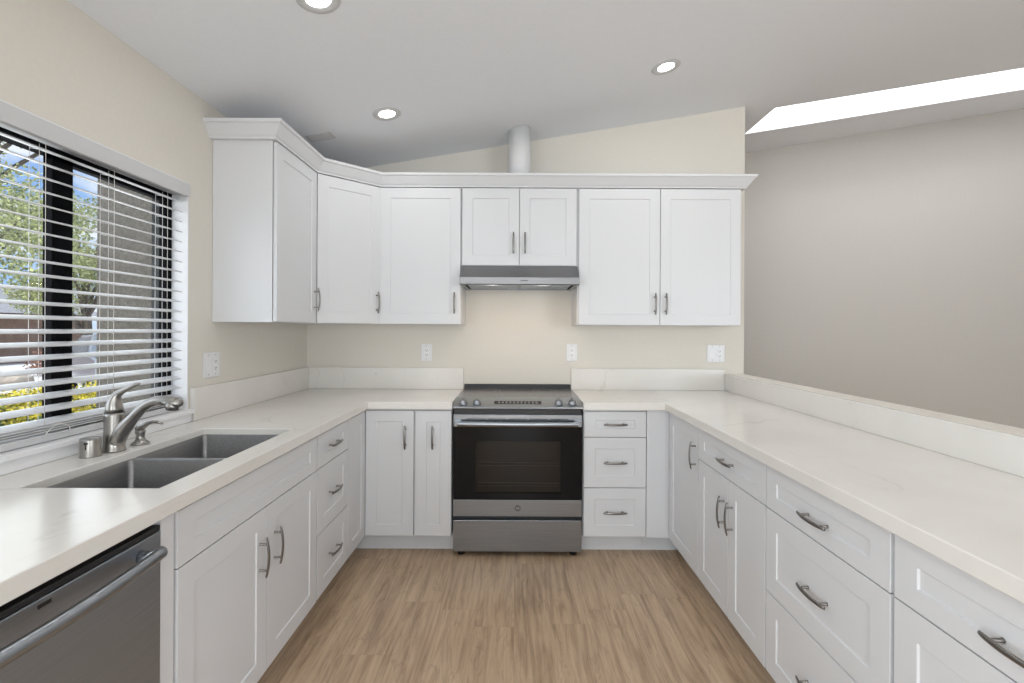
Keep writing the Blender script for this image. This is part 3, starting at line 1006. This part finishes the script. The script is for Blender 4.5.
# ------------------------------------------------------------------ range
RX = 0.016
rg = thing('range', 'stainless slide-in electric range with black glass oven door', 'range', (RX, 2.875, 0))
HW = 0.380
obj('body', box(NB(), -HW + 0.004, HW - 0.004, 0.02, 0.60, 0.05, 0.874), M['black'], rg)
bm = box(NB(), -HW - 0.002 + 0.0, HW + 0.002, 0.122, 0.602, 0.915, 0.924)
obj('cooktop', bm, M['cooktop'], rg, bevel=0.002)
for (bx, by, br) in ((-0.19, 0.25, 0.10), (0.19, 0.25, 0.115), (-0.19, 0.48, 0.075), (0.19, 0.48, 0.085)):
    for r_ in (br, br * 0.6):
        bm = NB()
        n = 40
        A = [bm.verts.new((bx + (r_) * math.cos(2 * PI * k / n), by + (r_) * math.sin(2 * PI * k / n), 0.9244)) for k in range(n)]
        B = [bm.verts.new((bx + (r_ - 0.0015) * math.cos(2 * PI * k / n), by + (r_ - 0.0015) * math.sin(2 * PI * k / n), 0.9244)) for k in range(n)]
        for k in range(n):
            bm.faces.new((A[k], A[(k + 1) % n], B[(k + 1) % n], B[k]))
        obj('burner_ring', bm, M['steel'], rg)
obj('rear_guard', box(NB(), -HW + 0.0, HW, 0.598, 0.619, 0.918, 0.953), M['black'], rg, bevel=0.003)
bm = prism(NB(), [(-0.040, 0.879), (-0.043, 0.885), (-0.038, 0.892), (0.10, 0.925), (0.121, 0.927), (0.121, 0.876), (-0.030, 0.876)], 'x', -HW - 0.002, HW + 0.002)
cpn = obj('control_panel', bm, M['steel'], rg, bevel=0.0015)
sa = math.atan2(0.925 - 0.892, 0.138)
def on_panel(u, s, h=0.0):
    """u across, s along slope from the front edge, h above"""
    return Vector((u, -0.038 + s * math.cos(sa) - h * math.sin(sa), 0.892 + s * math.sin(sa) + h * math.cos(sa)))
bm = NB()
box(bm, -0.140, 0.140, 0.045, 0.088, 0.0004, 0.0016)
bm.transform(Matrix.Translation(on_panel(0, 0)) @ Matrix.Rotation(sa, 4, 'X'))
dsp = obj('display', bm, M['blackglass'], cpn)
bm = NB()
random.seed(3)
for k in range(11):
    u = -0.112 + k * 0.0224
    for s_ in (0.056, 0.072):
        box(bm, u - 0.006, u + 0.006, s_ - 0.002, s_ + 0.002, 0.0017, 0.0019)
bm.transform(Matrix.Translation(on_panel(0, 0)) @ Matrix.Rotation(sa, 4, 'X'))
obj('key_marks', bm, M['plastic'], dsp)
for u in (-0.325, -0.243, 0.243, 0.325):
    bm = NB()
    lathe(bm, [(0, 0.0003), (0.026, 0.0003), (0.026, 0.004), (0.022, 0.006), (0.0205, 0.020), (0.018, 0.023), (0, 0.023)], 28)
    box(bm, -0.0045, 0.0045, -0.019, 0.022, 0.0228, 0.033)
    bm.transform(Matrix.Translation(on_panel(u, 0.052)) @ Matrix.Rotation(sa, 4, 'X'))
    obj('knob', bm, M['steel'], cpn)
# door
bm = NB()
cells(bm, [-HW, -0.250, 0.256, HW], [0.339, 0.378, 0.686, 0.771],
      lambda u, v: not (-0.250 < u < 0.256 and 0.378 < v < 0.686),
      lambda u, v: (u, -0.012, v), lambda u, v: (u, 0.018, v))
od = obj('oven_door', bm, M['blackglass'], rg)
obj('window_pane', box(NB(), -0.2495, 0.2555, -0.0115, -0.0085, 0.3785, 0.6855), M['ovenpane'], od)
obj('liner', box(NB(), -0.2495, 0.2555, 0.012, 0.0175, 0.3785, 0.6855), M['cavity'], od)
for z in (0.435, 0.555):
    bm = NB()
    tube(bm, [(-0.24, 0.002, z), (0.246, 0.002, z)], 0.0022, 8)
    tube(bm, [(-0.24, 0.006, z - 0.018), (0.246, 0.006, z - 0.018)], 0.0012, 8)
    obj('oven_rack', bm, M['rack'], od)
bm = NB()
box(bm, -HW, HW, -0.014, 0.018, 0.772, 0.842)
band = obj('top_band', bm, M['steel'], od, bevel=0.002)
bm = NB()
for k in range(5):
    u0 = -0.300 + k * 0.122
    box(bm, u0, u0 + 0.112, -0.0146, -0.0135, 0.8145, 0.8185)
obj('vent_slots', bm, M['slot'], band)
bm = NB()
hp = []
for k in range(21):
    t = -1 + k / 10
    hp.append((t * 0.352, -0.046 - 0.010 * (1 - t * t), 0.792))
tube(bm, hp, 0.0165, 16, flat=(1.0, 0.7), up=(0, -1, 0))
for s_ in (-1, 1):
    box(bm, s_ * 0.352 - 0.018, s_ * 0.352 + 0.018, -0.050, -0.013, 0.777, 0.808)
obj('handle', bm, M['steel'], od, bevel=0.002)
obj('vent_gap', box(NB(), -HW + 0.004, HW - 0.004, -0.004, 0.03, 0.843, 0.875), M['black'], rg)
bm = box(NB(), -HW, HW, -0.014, 0.018, 0.242, 0.338)
lb = obj('lower_band', bm, M['steel'], od, bevel=0.002)
bm = NB()
tube(bm, [(0.002, -0.0142, 0.291), (0.002, -0.0165, 0.291)], 0.0185, 28)
em = obj('emblem', bm, M['emblem'], lb)
def text_mesh(s, size, name):
    c = bpy.data.curves.new(name, 'FONT')
    c.body = s
    c.size = size
    c.extrude = 0.0004
    c.align_x = 'CENTER'
    c.align_y = 'CENTER'
    o = bpy.data.objects.new(name, c)
    C.objects.link(o)
    bpy.context.view_layer.update()
    me = bpy.data.meshes.new_from_object(o.evaluated_get(bpy.context.evaluated_depsgraph_get()))
    bpy.data.objects.remove(o)
    return me
link('lettering', text_mesh('GE', 0.017, 'lettering'), M['ring'], em, loc=(0.002, -0.0170, 0.291), rot=(R(90), 0, 0))
bm = NB()
n = 32
for (ra, rb) in ((0.0168, 0.0160),):
    A = [bm.verts.new((0.002 + ra * math.cos(2 * PI * k / n), -0.0168, 0.291 + ra * math.sin(2 * PI * k / n))) for k in range(n)]
    B = [bm.verts.new((0.002 + rb * math.cos(2 * PI * k / n), -0.0168, 0.291 + rb * math.sin(2 * PI * k / n))) for k in range(n)]
    for k in range(n):
        bm.faces.new((A[k], A[(k + 1) % n], B[(k + 1) % n], B[k]))
obj('ring', bm, M['ring'], em)
obj('storage_drawer', box(NB(), -HW, HW, -0.014, 0.018, 0.033, 0.219), M['steel'], rg, bevel=0.003)
for s_ in (-1, 1):
    bm = NB()
    cyl(bm, (s_ * 0.335, 0.04, 0.0), (s_ * 0.335, 0.04, 0.05), 0.022, 0.018)
    obj('foot', bm, M['black'], rg)
    bm = NB()
    cyl(bm, (s_ * 0.335, 0.54, 0.0), (s_ * 0.335, 0.54, 0.05), 0.022, 0.018)
    obj('foot', bm, M['black'], rg)

# ------------------------------------------------------------------ range hood
hx0, hx1 = -0.355, 0.402
hd = thing('range_hood', 'slim stainless under-cabinet range hood above the range', 'range hood', ((hx0 + hx1) / 2, YB - 0.001, 1.628))
W2 = (hx1 - hx0) / 2
bm = NB()
yf = -0.445
prof = [(0, 0.012), (0, 0.1315), (-0.330, 0.1315), (yf + 0.004, 0.050), (yf, 0.046), (yf, 0.004), (yf + 0.006, 0.0), (yf + 0.035, 0.0), (yf + 0.035, 0.012)]
prism(bm, prof, 'x', -W2, W2)
obj('body', bm, M['hood'], hd, bevel=0.0012)
bm = NB()
box(bm, -W2, -W2 + 0.03, yf + 0.035, 0, 0.0, 0.012)
box(bm, W2 - 0.03, W2, yf + 0.035, 0, 0.0, 0.012)
box(bm, -W2 + 0.03, W2 - 0.03, -0.03, 0, 0.0, 0.012)
obj('rim', bm, M['steel'], hd)
for s_ in (-1, 1):
    bm = NB()
    box(bm, min(s_ * 0.012, s_ * 0.335), max(s_ * 0.012, s_ * 0.335), -0.33, -0.04, 0.004, 0.012)
    for k in range(9):
        u = 0.03 + k * 0.035
        box(bm, min(s_ * u, s_ * (u + 0.018)), max(s_ * u, s_ * (u + 0.018)), -0.32, -0.05, 0.001, 0.004)
    obj('filter', bm, M['steel_dark'], hd)
for u in (-0.175, 0.160):
    bm = NB()
    box(bm, u - 0.035, u + 0.035, -0.405, -0.375, 0.003, 0.011)
    obj('lamp', bm, M['hoodlens'], hd, bevel=0.003)
bm = NB()
for k in range(4):
    box(bm, 0.008 + k * 0.012, 0.015 + k * 0.012, yf - 0.0022, yf - 0.0002, 0.022, 0.029)
obj('button', bm, M['black'], hd)
for u in (-0.175, 0.160):
    lamp('hood_light', 'AREA', ((hx0 + hx1) / 2 + u, YB - 0.391, 1.625), (0, 0, 0), 0.45, (1.0, 0.78, 0.55), shape='RECTANGLE', size=0.07, size_y=0.03)
# duct above
bm = NB()
dy = 3.27
n = 32
A = [bm.verts.new((0.022 + 0.074 * math.cos(2 * PI * k / n), dy + 0.074 * math.sin(2 * PI * k / n), UZ1)) for k in range(n)]
B = [bm.verts.new((v.co.x, v.co.y, ceil(v.co.x) - 0.001)) for v in A]
for k in range(n):
    f = bm.faces.new((A[k], A[(k + 1) % n], B[(k + 1) % n], B[k]))
    f.smooth = True
bm.faces.new(A)
bm.faces.new(B)
tag(obj('vent_duct', bm, M['duct']), 'round white vent duct rising from the cabinets to the ceiling', 'duct')

# ------------------------------------------------------------------ recessed ceiling lights
tilt = math.atan(SL)
def downlight(x, y, label, power=1.5):
    t = thing('recessed_light', label, 'ceiling light', (x, y, ceil(x)), 0, 'recessed ceiling lights')
    rt = (0, -tilt, 0)
    bm = NB()
    lathe(bm, [(0.045, -0.0005), (0.049, -0.002), (0.062, -0.005), (0.076, -0.004), (0.080, -0.0005)], 36)
    obj('trim_ring', bm, M['ring'], t, rot=rt)
    bm = NB()
    lathe(bm, [(0.0, -0.002), (0.042, -0.002), (0.0455, -0.0008)], 32)
    obj('lens', bm, M['lens'], t, rot=rt)
    lamp('downlight', 'AREA', (x, y, ceil(x) - 0.012), (0, -tilt, 0), power, (0.97, 0.97, 0.96), shape='DISK', size=0.11)
    return t
downlight(-0.736, 2.754, 'recessed round ceiling light above the left counter, nearest the vent duct')
downlight(0.84, 2.731, 'recessed round ceiling light on the right, nearest the skylight')
downlight(-0.737, 1.796, 'recessed round ceiling light cut off by the top edge of the photo')
lamp('downlight', 'AREA', (0.84, 1.79, ceil(0.84) - 0.012), (0, -tilt, 0), 1.8, (0.97, 0.97, 0.96), shape='DISK', size=0.11)
lamp('downlight', 'AREA', (-0.737, 0.4, ceil(-0.737) - 0.012), (0, -tilt, 0), 1.8, (0.97, 0.97, 0.96), shape='DISK', size=0.11)
lamp('downlight', 'AREA', (0.84, 0.4, ceil(0.84) - 0.012), (0, -tilt, 0), 1.8, (0.97, 0.97, 0.96), shape='DISK', size=0.11)
# ceiling register
bm = NB()
box(bm, -0.075, 0.075, -0.045, 0.045, -0.004, -0.0005)
for k in range(6):
    box(bm, -0.064, 0.064, -0.038 + k * 0.014, -0.032 + k * 0.014, -0.006, -0.004)
o = obj('ceiling_vent', bm, M['ring'], rot=(0, -tilt, 0))
o.location = (-1.17, 2.90, ceil(-1.17))
tag(o, 'small white ceiling vent above the corner wall cabinet', 'vent')

# ------------------------------------------------------------------ outlets and switches
def outlet(name, label, loc, rz, kinds, group):
    t = thing(name, label, 'outlet', loc, rz, group)
    n = len(kinds)
    w2 = 0.0365 * n + (0.0095 * (n - 1))
    w2 = {1: 0.0385, 2: 0.062}[n]
    obj('plate', box(NB(), -w2, w2, -0.006, -0.0003, -0.061, 0.061), M['plastic'], t, bevel=0.002)
    for i, kd in enumerate(kinds):
        cx = 0 if n == 1 else (-0.026 + 0.052 * i)
        if kd == 'switch':
            bm = box(NB(), cx - 0.0165, cx + 0.0165, -0.0085, -0.0062, -0.033, 0.033)
            obj('rocker', bm, M['trimwhite'], t, bevel=0.001)
        else:
            f = obj('receptacle', box(NB(), cx - 0.0165, cx + 0.0165, -0.0078, -0.0062, -0.033, 0.033), M['trimwhite'], t, bevel=0.001)
            bm = NB()
            for zc in (-0.017, 0.017):
                box(bm, cx - 0.0075, cx - 0.0050, -0.0083, -0.0076, zc - 0.004, zc + 0.005)
                box(bm, cx + 0.0050, cx + 0.0075, -0.0083, -0.0076, zc - 0.004, zc + 0.004)
                box(bm, cx - 0.0022, cx + 0.0022, -0.0083, -0.0076, zc - 0.011, zc - 0.007)
            obj('slots', bm, M['slot'], f)
        for zc in (-0.048, 0.048):
            obj('screw', tube(NB(), [(cx, -0.0058, zc), (cx, -0.0070, zc)], 0.0028, 10), M['nickel'], t)
    return t
GO = 'wall outlets above the counters'
def zc(yp, s):
    return CH - (yp - 329.5) / s
outlet('wall_outlet', 'white single outlet on the back wall left of the range', (-0.640, YB, zc(352.8, 138.5)), 0, ['o'], GO)
outlet('wall_outlet', 'white single outlet on the back wall just right of the range', (0.407, YB, zc(352.2, 138.5)), 0, ['o'], GO)
outlet('double_wall_outlet', 'white two-gang switch and outlet plate under the right wall cabinet', (1.445, YB, zc(352.4, 138.5)), 0, ['switch', 'o'], GO)
outlet('double_wall_outlet', 'white two-gang outlet plate on the left wall beside the window', (XL, 2.395, zc(366.2, 203)), R(90), ['switch', 'o'], GO)

# ------------------------------------------------------------------ outdoors, seen through the window
struct(obj('ground', box(NB(), -60, -1.664, -30, 60, -0.35, -0.25), M['concrete']))
# stucco wing wall and eave
struct(obj('wall_exterior', box(NB(), -2.78, -1.665, 3.22, 3.42, -0.25, 2.6), M['stucco']))
bm = prism(NB(), [(-1.752, 2.40), (-2.35, 2.30), (-2.35, 2.44), (-1.752, 2.54)], 'y', 0.0, 3.9)
struct(obj('trim_4', bm, M['eave']))

def leaves(name, blobs, count, size, m, parent=None, squash=1.0):
    vs, fs = [], []
    tot = sum(b[3] ** 2 for b in blobs)
    for (bx, by, bz, br) in blobs:
        n = int(count * br * br / tot)
        for _ in range(n):
            d = Vector((random.gauss(0, 1), random.gauss(0, 1), random.gauss(0, 1))).normalized()
            rr = br * (random.random() ** 0.4)
            c = Vector((bx, by, bz)) + Vector((d.x, d.y, d.z * squash)) * rr
            a = Vector((random.gauss(0, 1), random.gauss(0, 1), random.gauss(0, 1))).normalized()
            b = a.orthogonal().normalized()
            s = size * random.uniform(0.6, 1.3)
            k = len(vs)
            vs += [c - a * s, c + b * s * 0.5, c + a * s, c - b * s * 0.5]
            fs.append((k, k + 1, k + 2, k + 3))
    me = bpy.data.meshes.new(name)
    me.from_pydata([tuple(v) for v in vs], [], fs)
    return link(name, me, m, parent)
def tree(label, x, y, h, r, seed, count=9000, leaf=0.10):
    random.seed(seed)
    t = thing('leafy_tree', label, 'tree', (x, y, -0.25), 0, 'trees outside the window')
    bm = NB()
    tube(bm, [(0, 0, 0), (0.05, 0.02, h * 0.25), (-0.04, 0.05, h * 0.5), (0.05, 0, h * 0.75)], [0.17, 0.13, 0.10, 0.05], 10)
    blobs = []
    for k in range(16):
        a = random.uniform(0, 2 * PI)
        q = r * math.sqrt(random.random()) * 0.85
        z = h * random.uniform(0.47, 0.97)
        br = r * random.uniform(0.25, 0.45)
        p = (q * math.cos(a), q * math.sin(a), z)
        blobs.append((*p, br))
        tube(bm, [(0, 0, z * 0.55), (p[0] * 0.5, p[1] * 0.5, z * 0.8), p], [0.06, 0.035, 0.012], 6)
    obj('trunk', bm, M['bark'], t)
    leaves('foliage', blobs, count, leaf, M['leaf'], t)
    return t
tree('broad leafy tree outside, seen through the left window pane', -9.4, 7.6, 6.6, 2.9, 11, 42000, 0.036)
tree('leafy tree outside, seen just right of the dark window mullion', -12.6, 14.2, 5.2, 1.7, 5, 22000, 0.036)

# hedge with yellow blossom under the window
random.seed(21)
hg = thing('flowering_hedge', 'green hedge covered in yellow blossom just outside the window', 'hedge', (-3.35, 2.6, -0.25))
bl_ = [(random.uniform(-0.2, 0.2), -1.5 + 2.9 * k / 15, random.uniform(0.88, 0.98), random.uniform(0.2, 0.27)) for k in range(16)]
bl_ += [(random.uniform(-0.2, 0.2), -1.5 + 2.9 * k / 9, 0.45, 0.34) for k in range(10)]
leaves('foliage', bl_, 16000, 0.018, M['hedgeleaf'], hg)
leaves('blossom', [(a, b, c + 0.02, d_ + 0.01) for a, b, c, d_ in bl_[:16]], 34000, 0.014, M['yellow'], hg)
bm = NB()
for k in range(8):
    y_ = -1.4 + 2.7 * k / 7
    tube(bm, [(0, y_, 0), (0.04, y_ + 0.03, 0.4), (0.1, y_ - 0.05, 0.85)], [0.02, 0.015, 0.006], 6)
obj('stem', bm, M['bark'], hg)

# neighbour's house
hs = thing('house', 'brown neighbouring house with grey shingle roof beyond the driveway', 'house', (-26, 20, -0.25))
obj('wall', box(NB(), -5, 4, -6, 5, 0, 2.35), M['brown'], hs)
bm = NB()
vs = [bm.verts.new(p) for p in ((-5.6, -6.6, 2.2), (4.6, -6.6, 2.2), (4.6, 5.6, 2.2), (-5.6, 5.6, 2.2), (-3.0, -2.0, 4.0), (1.5, -2.0, 4.0), (1.5, 1.5, 4.0), (-3.0, 1.5, 4.0))]
for f in ((0, 3, 2, 1), (4, 5, 6, 7), (0, 1, 5, 4), (1, 2, 6, 5), (2, 3, 7, 6), (3, 0, 4, 7)):
    bm.faces.new([vs[i] for i in f])
obj('roof', bm, M['roof'], hs)
# red-leaved shrubs and border rocks before the house
for i in range(5):
    random.seed(40 + i)
    sx, sy = -18.2 + i * 1.5, 12.2 + i * 2.0
    t = thing('red_shrub', 'low red-brown shrub in the border before the brown house', 'shrub', (sx, sy, -0.25), 0, 'red shrubs in the border')
    leaves('foliage', [(0, 0, 0.45, 0.5), (0.3, 0.3, 0.4, 0.45), (-0.3, -0.3, 0.4, 0.45)], 900, 0.07, M['redleaf'], t)
    bm = NB()
    tube(bm, [(0, 0, 0), (0.03, 0, 0.3), (0.0, 0.05, 0.6)], [0.04, 0.03, 0.01], 6)
    obj('stem', bm, M['bark'], t)
for i in range(8):
    random.seed(60 + i)
    bm = NB()
    bmesh.ops.create_icosphere(bm, subdivisions=2, radius=0.3)
    for v in bm.verts:
        v.co = Vector((v.co.x * 1.4, v.co.y * 1.2, v.co.z * 0.6)) * random.uniform(0.9, 1.1)
    o = obj('border_rock', bm, M['rock'], loc=(-15.6 + i * 0.55, 11.0 + i * 0.85, -0.14))
    tag(o, 'rounded beige rock edging the border beyond the driveway', 'rock', 'rocks edging the border')

# parked car
random.seed(9)
car = thing('car', 'white parked car on the driveway, seen between window mullion and stucco wall', 'car', (-9.2, 11.4, -0.25), R(-40))
side = [(-2.2, 0.35), (-2.25, 0.70), (-2.1, 0.86), (-1.25, 0.98), (-0.55, 1.42), (0.75, 1.45), (1.55, 1.05), (2.1, 0.98), (2.2, 0.6), (2.15, 0.33)]
bm = prism(NB(), side, 'y', -0.86, 0.86)
for v in bm.verts:
    if v.co.z > 1.2:
        v.co.y *= 0.78
obj('body', bm, M['carpaint'], car, bevel=0.05)
bm = NB()
for s_ in (-1, 1):
    vsx = [(-1.05, 1.02), (-0.50, 1.36), (0.68, 1.38), (1.30, 1.05)]
    A = [bm.verts.new((x, s_ * (0.875 if z < 1.2 else 0.70), z)) for x, z in vsx]
    B = [bm.verts.new((x, s_ * (0.86 if z < 1.2 else 0.68), z)) for x, z in vsx]
    bm.faces.new(A)
    bm.faces.new(B[::-1])
    for k in range(4):
        bm.faces.new((A[k], A[(k + 1) % 4], B[(k + 1) % 4], B[k]))
obj('side_window', bm, M['carglass'], car)
bm = NB()
A = [bm.verts.new(p) for p in ((-1.22, -0.78, 1.01), (-1.22, 0.78, 1.01), (-0.60, 0.62, 1.405), (-0.60, -0.62, 1.405))]
B = [bm.verts.new(v.co + Vector((-0.012, 0, 0.02))) for v in A]
bm.faces.new(A)
bm.faces.new(B)
for k in range(4):
    bm.faces.new((A[k], A[(k + 1) % 4], B[(k + 1) % 4], B[k]))
obj('windshield', bm, M['carglass'], car)
for x in (-1.4, 1.35):
    for s_ in (-1, 1):
        bm = NB()
        cyl(bm, (x, s_ * 0.66, 0.31), (x, s_ * 0.88, 0.31), 0.31, n=28)
        wl = obj('wheel', bm, M['tyre'], car)
        bm = NB()
        cyl(bm, (x, s_ * 0.87, 0.31), (x, s_ * 0.89, 0.31), 0.19, n=20)
        obj('hubcap', bm, M['steel'], wl)
